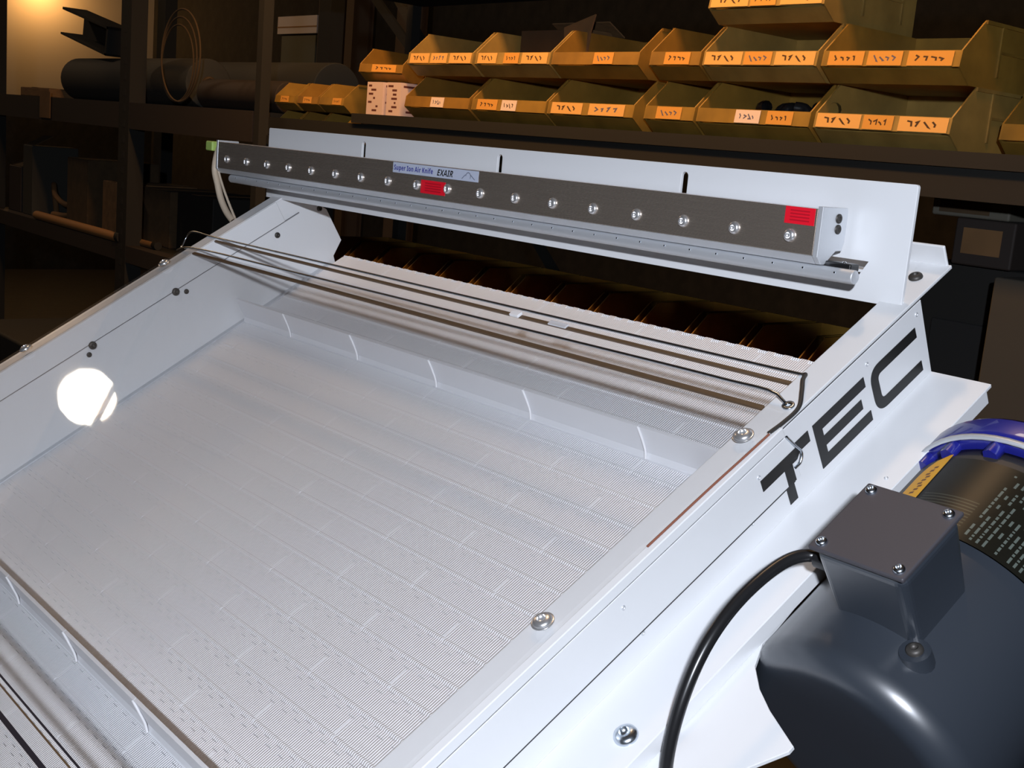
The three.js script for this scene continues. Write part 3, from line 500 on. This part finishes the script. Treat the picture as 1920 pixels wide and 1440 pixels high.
  for (let k = 0; k < 7; k++) { const p = thing('black_fitting', 'small black fitting in the wide lower bin', 'fitting', [-1.04 + 0.04 + k * 0.027, SHELF + 0.003, ZR - 0.062 - (k % 2) * 0.02], k, 'black fittings in a bin'); part('elbow', tube([[0, 0.0, 0], [0, 0.045, 0.0], [0.006, 0.056, 0.006], [0.022, 0.058, 0.012]], 0.012, 14, 10), M.black, p); }
  // cartons
  for (const [x, w, lb] of [[-2.245, 0.075, 'small printed white carton beside the lower bins'], [-2.158, 0.062, 'narrow printed white carton next to the wide bin']]) {
    seed = Math.round(-x * 1000); const ct = discTex([96, 96], (c, a, b) => { c.fillStyle = '#d8c0b8'; c.fillRect(0, 0, a, b); c.fillStyle = '#5a2a26'; for (let k = 0; k < 7; k++) c.fillRect(8 + rnd() * 50, 8 + k * 12, 10 + rnd() * 30, 6); });
    const t = thing('small_carton', lb, 'carton', [x, SHELF, ZR - 0.045]); part('body', new THREE.BoxGeometry(w, 0.084, 0.10).translate(0, 0.042, -0.01), new THREE.MeshStandardMaterial({ map: ct, roughness: 0.8 }), t); part('tape', box(-w / 2 - 0.0005, w / 2 + 0.0005, 0.0845, 0.0852, -0.02, 0.0), M.card, t);
  }
  // small bins at the left end, two high
  const smallRows = [[0, 'lower'], [1, 'upper']];
  for (const [r, nm] of smallRows) for (let k = 0; k < 3; k++) makeBin(k === 2 ? 0.13 : 0.115, 0.19, 0.079, k === 1 ? M.binOld : M.bin, `small yellow bin beside the rack post, ${nm} of the pair, ${['next to the post', 'between its neighbours', 'next to the white cartons'][k]}`, k === 2 ? [[0.55, 0.9, 5]] : [[0.3, 0.7, 1]], undefined, [-2.715 + k * 0.130, H + 0.020 + r * 0.0795, ZR], 0);
  // narrow bins on the shelf below, seen through the gap under the mounting plate
  for (let k = 0; k < 13; k++) makeBin(0.130, 0.28, 0.158, k % 3 ? M.bin : M.binOld, 'narrow yellow bin in the row on the lower rack shelf', [], 'narrow bins on the lower shelf', [-2.56 + k * 0.1480, SH2, ZR - 0.055]);
  // boxes on the right of the rack
  const pb = (name, label, cat, x0, x1, y0, y1, z0, z1, mat, extra) => { const t = thing(name, label, cat, [(x0 + x1) / 2, y0, (z0 + z1) / 2]); const w = (x1 - x0) / 2, d = (z1 - z0) / 2; part('body', rbox(-w, w, 0, y1 - y0, -d, d, 0.004), mat, t); if (extra) extra(t, w, y1 - y0, d); return t; };
  pb('grey_carton', 'dull grey carton under the shelf beside the mounting plate', 'carton', -0.66, -0.515, H - 0.005, H + 0.060, -1.45, -1.24, M.greyBox, (t, w, h, d) => { part('handle_slot', box(-w * 0.5, w * 0.1, h * 0.6, h * 0.8, d - 0.001, d + 0.001), M.blackHole, t); part('paper_label', box(-w * 0.8, w * 0.5, h * 0.1, h * 0.4, d - 0.001, d + 0.0008), M.cardDark, t); });
  pb('parts_carton', 'plain carton with a pale label under the grey carton', 'carton', -0.61, -0.50, H - 0.085, H - 0.0055, -1.42, -1.24, M.rackBrown, (t, w, h, d) => part('paper_label', box(-w * 0.7, w * 0.6, h * 0.25, h * 0.8, d - 0.001, d + 0.0008), M.card, t));
  pb('support_case', 'dark equipment case on the lower rack shelf', 'case', -0.68, -0.48, SH2, H - 0.0855, -1.5, -1.26, M.rack, (t, w, h, d) => part('front_panel', rbox(-w * 0.6, w * 0.5, h * 0.25, h * 0.7, d - 0.002, d + 0.004, 0.003), M.blackHole, t));
  pb('large_carton', 'brown carton standing at the right end of the lower rack shelf', 'carton', -0.47, -0.25, SH2, H - 0.09, -1.35, -1.14, M.greyRoll, (t, w, h, d) => part('tape', box(-0.02, 0.02, h - 0.0005, h + 0.0008, -d, d), M.card, t));
  const bd = thing('wooden_batten', 'bare wooden batten along the shelf edge right of the conveyor', 'batten', [-0.3, SH2, ZR - 0.005]); part('batten', rbox(-0.35, 0.4, 0, 0.028, -0.015, 0.015, 0.003), M.wood, bd);
}
// ------------------------------------------------------------------ left rack bay, loaded with rolls and odds and ends
{
  const rk = thing('pallet_rack', 'dark perforated steel pallet rack loaded with rolls', 'rack', [-4.2, 0, -1.35]);
  const L = (x0, x1, y0, y1, z0, z1) => box(x0 + 4.2, x1 + 4.2, y0, y1, z0 + 1.35, z1 + 1.35);
  for (const x of [-3.815, -5.35]) for (const z of [ZR, -1.9]) {
    const u = part('upright', L(x - 0.045, x + 0.045, 0, H + 1.3, z - 0.03, z + 0.03), M.rack, rk);
    if (z === ZR && x > -4) for (let k = 0; k < 22; k++) sub('slot', L(x - 0.012, x + 0.012, H - 0.55 + k * 0.055, H - 0.525 + k * 0.055, z + 0.0295, z + 0.0305), M.blackHole, u);
  }
  part('beam', L(-5.35, -2.85, H - 0.004, H + 0.088, ZR - 0.03, ZR + 0.029), M.rackBrown, rk);
  part('beam', L(-5.35, -2.85, H - 0.48, H - 0.42, ZR - 0.03, ZR + 0.029), M.rackBrown, rk);
  part('deck', L(-5.35, -2.85, H + 0.06, H + 0.088, -1.9, ZR - 0.031), M.rack, rk);
  part('deck', L(-5.35, -2.85, H - 0.445, H - 0.42, -1.9, ZR - 0.031), M.rack, rk);
  part('brace', new THREE.BoxGeometry(0.035, 1.5, 0.012).rotateZ(0.95).translate(-3.3 + 4.2, H + 0.42, -1.88 + 1.35), M.rack, rk);
  const roll = (label, x0, x1, y, z, r, mat) => { const t = thing('fabric_roll', label, 'roll', [(x0 + x1) / 2, y - r, z]); const h = (x1 - x0) / 2, g = lathe([[0.025, -h + 0.002], [r - 0.004, -h], [r, -h + 0.006], [r, h - 0.006], [r - 0.004, h], [0.025, h - 0.002]], 30); g.rotateZ(Math.PI / 2); part('wrap', g.translate(0, r, 0), mat, t); const c = lathe([[0.018, -h - 0.01], [0.025, -h - 0.01], [0.025, h + 0.01], [0.018, h + 0.01], [0.018, -h - 0.01]], 18); c.rotateZ(Math.PI / 2); part('core', c.translate(0, r, 0), M.cardDark, t); };
  const B = H + 0.088;
  roll('thick grey roll lying on the rack behind the perforated post', -4.70, -3.50, B + 0.085, -1.24, 0.085, M.greyRoll);
  roll('thick dark roll lying at the back of the rack shelf', -4.9, -3.0, B + 0.09, -1.45, 0.09, M.greyRoll);
  roll('thin grey roll on the rack near the yellow bins', -3.45, -2.90, B + 0.05, -1.22, 0.05, M.rackBrown);
  const coil = thing('cable_coil', 'loose brown cable coil hanging on the rack', 'cable', [-3.45, B + 0.002, -1.10]);
  for (let k = 0; k < 3; k++) part('loop', new THREE.TorusGeometry(0.125 + k * 0.012, 0.003, 8, 60).translate(0.02 * k, 0.137 + k * 0.012, 0.004 * k), M.cardDark, coil);
  const ch = thing('steel_channel', 'dark steel channel leaning on top of the rolls', 'channel', [-4.5, B + 0.172, -1.22]);
  part('channel', [box(-0.25, 0.25, 0, 0.11, -0.05, -0.042), box(-0.25, 0.25, 0.10, 0.11, -0.05, 0.05), box(-0.25, 0.25, 0, 0.008, -0.05, 0.05), box(0.235, 0.25, 0, 0.11, -0.05, 0.05)].map(g => g.rotateZ(-0.18).translate(0, 0.045, 0)), M.rack, ch);
  const pbx = (name, label, cat, px0, py0, px1, py1, z, d, mat, y0) => { const a = atZ(px0, py1, z), b = atZ(px1, py0, z); const base = y0 === undefined ? a.y : y0; const t = thing(name, label, cat, [(a.x + b.x) / 2, base, z - d / 2]); const w = Math.abs(b.x - a.x) / 2; part('body', rbox(-w, w, 0, b.y - base, -d / 2, d / 2, 0.004), mat, t); part('tape', box(-w * 0.2, w * 0.2, b.y - base - 0.0005, b.y - base + 0.0008, -d / 2, d / 2), M.card, t); return t; };
  pbx('cardboard_box', 'olive cardboard box on the left end of the rack shelf', 'box', 38, 165, 92, 210, ZR - 0.02, 0.2, M.card, B);
  const tg = thing('hanging_tag', 'tan paper tag hanging over the rack beam', 'tag', [-4.62, H + 0.004, ZR + 0.031]); part('tag', box(-0.06, 0.06, 0, 0.105, 0, 0.003), M.card, tg);
  const B2 = H - 0.42;
  pbx('cardboard_box', 'brown cardboard box on the lower rack shelf behind the post', 'box', 258, 360, 320, 452, ZR - 0.10, 0.3, M.cardDark, B2);
  pbx('cardboard_box', 'dark cardboard box on the lower rack shelf beside the conveyor end', 'box', 330, 372, 400, 452, ZR - 0.12, 0.3, M.rack, B2);
  pbx('cardboard_box', 'tall pale cardboard box on the lower rack shelf left of the post', 'box', 190, 345, 232, 460, ZR - 0.05, 0.3, M.card, B2);
  pbx('cardboard_box', 'leaning brown carton beside the tall pale box', 'box', 125, 300, 165, 390, ZR - 0.05, 0.3, M.cardDark, B2);
  const dz = thing('bent_tubing', 'bent tan tubing heaped on the lower rack shelf', 'tubing', [-4.80, B2, -1.22]);
  part('tubing', tube([[-0.1, 0.02, 0], [-0.08, 0.14, 0.02], [0.0, 0.10, 0.04], [0.12, 0.07, 0.03], [0.2, 0.1, 0], [0.12, 0.03, 0.02], [0.0, 0.02, 0.05]], 0.012, 60, 8), M.card, dz);
  // more odds and ends on the lower shelf
  const odds = [[-5.15, 0.16, 0.20, 'squat dark carton at the far end of the lower rack shelf', 'rackBrown'], [-4.98, 0.12, 0.30, 'upright dark carton next to the squat one', 'greyRoll']];
  for (const [x, w, h, lb, m] of odds) { const t = thing('stored_carton', lb, 'carton', [x, B2, -1.22]); part('body', rbox(-w / 2, w / 2, 0, h, -0.1, 0.1, 0.004), M[m], t); part('flap', new THREE.BoxGeometry(w * 0.9, 0.003, 0.09).rotateX(0.5).translate(0, h + 0.022, 0.05), M.cardDark, t); }
  const pipes = [['long tan pipe lying along the front of the lower rack shelf', -4.3, 0.018, 'wood'], ['thin rusty pipe lying behind the tan pipe', -4.1, 0.012, 'card']];
  pipes.forEach(([lb, x, r, m], i) => { const t = thing('loose_pipe', lb, 'pipe', [x, B2, -1.085 - i * 0.05 + 0.0]); part('tube', new THREE.CylinderGeometry(r, r, 0.9, 14, 1, true).rotateZ(Math.PI / 2).translate(0, r, 0), M[m], t); part('collar', new THREE.CylinderGeometry(r * 1.25, r * 1.25, 0.03, 14).rotateZ(Math.PI / 2).translate(0.45, r * 1.25, 0), M.rack, t); });
  // floor-level clutter beyond the left rail
  const cr = (label, x, z, w, h, d, mat) => { const t = thing('floor_crate', label, 'crate', [x, 0, z]); part('body', rbox(-w / 2, w / 2, 0, h, -d / 2, d / 2, 0.01), mat, t); for (const y of [h * 0.3, h * 0.7]) part('slat', box(-w / 2 - 0.004, w / 2 + 0.004, y - 0.04, y + 0.04, d / 2, d / 2 + 0.012), M.wood, t); return t; };
  cr('brown wooden crate on the floor below the pallet rack', -4.2, -0.55, 0.7, 0.62, 0.6, M.cardDark);
  cr('tall dark crate on the floor near the left rail', -3.3, -0.75, 0.6, 0.80, 0.5, M.rack);
}
// ------------------------------------------------------------------ far wall fittings
{
  const onBack = (name, label, cat, px0, py0, px1, py1, mat, th, detail) => { const a = atZ(px0, py1, Z0 + th), b = atZ(px1, py0, Z0 + th); const t = thing(name, label, cat, [(a.x + b.x) / 2, a.y, Z0]); const w = (b.x - a.x) / 2, h = b.y - a.y; part('panel', box(-w, w, 0, h, 0.001, th), mat, t); if (detail) detail(t, w, h, th); return t; };
  onBack('pale_board', 'pale horizontal board on the dark back wall', 'board', 520, 28, 595, 64, M.paper, 0.03, (t, w, h, th) => part('trim', box(-w, w, h * 0.35, h * 0.42, th, th + 0.004), M.wood, t));
  onBack('olive_panel', 'olive panel under the pale board on the back wall', 'panel', 520, 66, 592, 240, M.wallOlive, 0.03);
  for (const [px, w, lb] of [[625, 0.18, 'broad brown steel column on the back wall'], [672, 0.10, 'slim brown steel column next to the broad one'], [770, 0.12, 'dark steel column behind the yellow bins']]) { const a = atZ(px, 60, Z0 + 0.1); const t = thing('steel_column', lb, 'column', [a.x, 0, Z0 + 0.1]); part('flange', [box(-w / 2, w / 2, 0, CEIL - 0.002, 0.06, 0.08), box(-w / 2, w / 2, 0, CEIL - 0.002, -0.095, -0.08), box(-0.01, 0.01, 0, CEIL - 0.002, -0.08, 0.06)], M.column, t); }
}
// ------------------------------------------------------------------ lamps
{ // hooded strip light over the bin rack
  const c = [(STRIP.x0 + STRIP.x1) / 2, STRIP.y, STRIP.z], h = (STRIP.x1 - STRIP.x0) / 2;
  const t = thing('strip_light', 'long hooded strip light hanging over the bin rack', 'lamp', c);
  const em = new THREE.MeshStandardMaterial({ emissive: SODIUM_COL, emissiveIntensity: 3 });
  part('diffuser', new THREE.BoxGeometry(2 * h, STRIP.w, 0.006).rotateX(-Math.PI / 2 + 0.3367 + Math.PI).translate(0, 0.006, 0.002), em, t, 'glowing diffuser');
  part('housing', [box(-h - 0.02, h + 0.02, 0.028, 0.07, -0.05, 0.05)], M.rack, t);
  part('hood', [box(-h - 0.02, h + 0.02, -0.15, 0.07, 0.055, 0.060), box(-h - 0.02, h + 0.02, 0.06, 0.07, -0.07, 0.055)], M.rack, t);
  part('end_plate', [box(h + 0.02, h + 0.025, -0.15, 0.07, -0.07, 0.06), box(-h - 0.025, -h - 0.02, -0.15, 0.07, -0.07, 0.06)], M.rack, t);
  for (const x of [-h * 0.8, h * 0.8]) part('hanger', new THREE.CylinderGeometry(0.006, 0.006, CEIL - c[1] - 0.07, 8).translate(x, 0.07 + (CEIL - c[1] - 0.07) / 2, 0), M.rack, t);
}
function highBay(label, [x, y, z], cd) {
  const t = thing('high_bay_lamp', label, 'lamp', [x, y, z]);
  const em = new THREE.MeshStandardMaterial({ color: 0xffffff, emissive: new THREE.Color().setRGB(1, 0.88, 0.70), emissiveIntensity: 14 });
  part('bowl', lathe([[0.0001, -0.20], [0.09, -0.185], [0.16, -0.13], [0.195, -0.05], [0.20, 0.0], [0.17, 0.10], [0.10, 0.16]], 36), em, t, 'glowing prismatic bowl');
  part('housing', lathe([[0.10, 0.161], [0.13, 0.165], [0.12, 0.34], [0.08, 0.40], [0.0001, 0.40]], 28), M.rack, t);
  part('stem', new THREE.CylinderGeometry(0.012, 0.012, CEIL - y - 0.40, 10).translate(0, 0.40 + (CEIL - y - 0.40) / 2, 0), M.rack, t);
  const l = new THREE.PointLight(SODIUM_COL, cd, 0, 2); l.position.set(0, -0.0, 0); l.castShadow = true; l.shadow.radius = 6; t.add(l); return t;
}
highBay('glowing high-bay lamp hanging far off above the left racks', [-7.95, H + 3.08, 0.52], SODIUM);
highBay('glowing high-bay lamp hanging above the conveyor', [-1.2, H + 3.2, -0.45], SODIUM);
{ // conduit below the far lamp, hung from the ceiling
  const t = thing('conduit_pipe', 'thin dark conduit pipe hung below the far lamp', 'pipe', [-6.43, H + 2.511, 0.5]);
  part('pipe', new THREE.CylinderGeometry(0.02, 0.02, 5, 12).rotateX(Math.PI / 2), M.rack, t);
  for (const z of [-2.2, 2.2]) part('hanger', new THREE.CylinderGeometry(0.006, 0.006, CEIL - H - 2.511, 8).translate(0, (CEIL - H - 2.511) / 2, z), M.rack, t);
}
{ // wall lamp lighting the left wall
  const y = H + 1.12, z = -3.25, t = thing('bracket_lamp', 'caged lamp high on the left wall', 'lamp', [X0, y, z]);
  part('arm', box(0, 0.22, 0.10, 0.14, -0.02, 0.02), M.rack, t);
  part('globe', new THREE.SphereGeometry(0.09, 20, 14).translate(0.25, 0, 0), new THREE.MeshStandardMaterial({ emissive: new THREE.Color().setRGB(1, 0.7, 0.35), emissiveIntensity: 6 }), t);
  part('cap', lathe([[0.095, 0.03], [0.10, 0.06], [0.05, 0.12], [0.0001, 0.125]], 20).translate(0.25, 0, 0), M.rack, t);
  const l = new THREE.PointLight(SODIUM_COL, 1.3, 0, 2); l.position.set(0.25, 0, 0); l.castShadow = true; l.shadow.radius = 3; t.add(l);
}
{ // the photographer's flash head on its stand, behind the camera
  const t = thing('flash_head', 'flash head on a stand behind the photographer', 'flash', [flashPos.x, 0, flashPos.z]);
  const y = flashPos.y, q = new THREE.Quaternion().setFromUnitVectors(V(0, 0, 1), viewDir);
  const orient = g => g.applyQuaternion(q).translate(0, y, 0);
  part('head', orient(rbox(-0.04, 0.04, -0.03, 0.03, -0.10, -0.006, 0.006)), M.black, t);
  part('lens', orient(box(-0.035, 0.035, -0.025, 0.025, -0.006, -0.001)), new THREE.MeshStandardMaterial({ emissive: FLASH_COL, emissiveIntensity: 4 }), t);
  part('pole', new THREE.CylinderGeometry(0.012, 0.012, y - 0.05, 10).translate(0, (y - 0.05) / 2, 0.0), M.rack, t);
  part('foot', lathe([[0.0001, 0], [0.14, 0], [0.14, 0.012], [0.02, 0.03], [0.0001, 0.03]], 24), M.rack, t);
}
renderer.render(scene, camera);
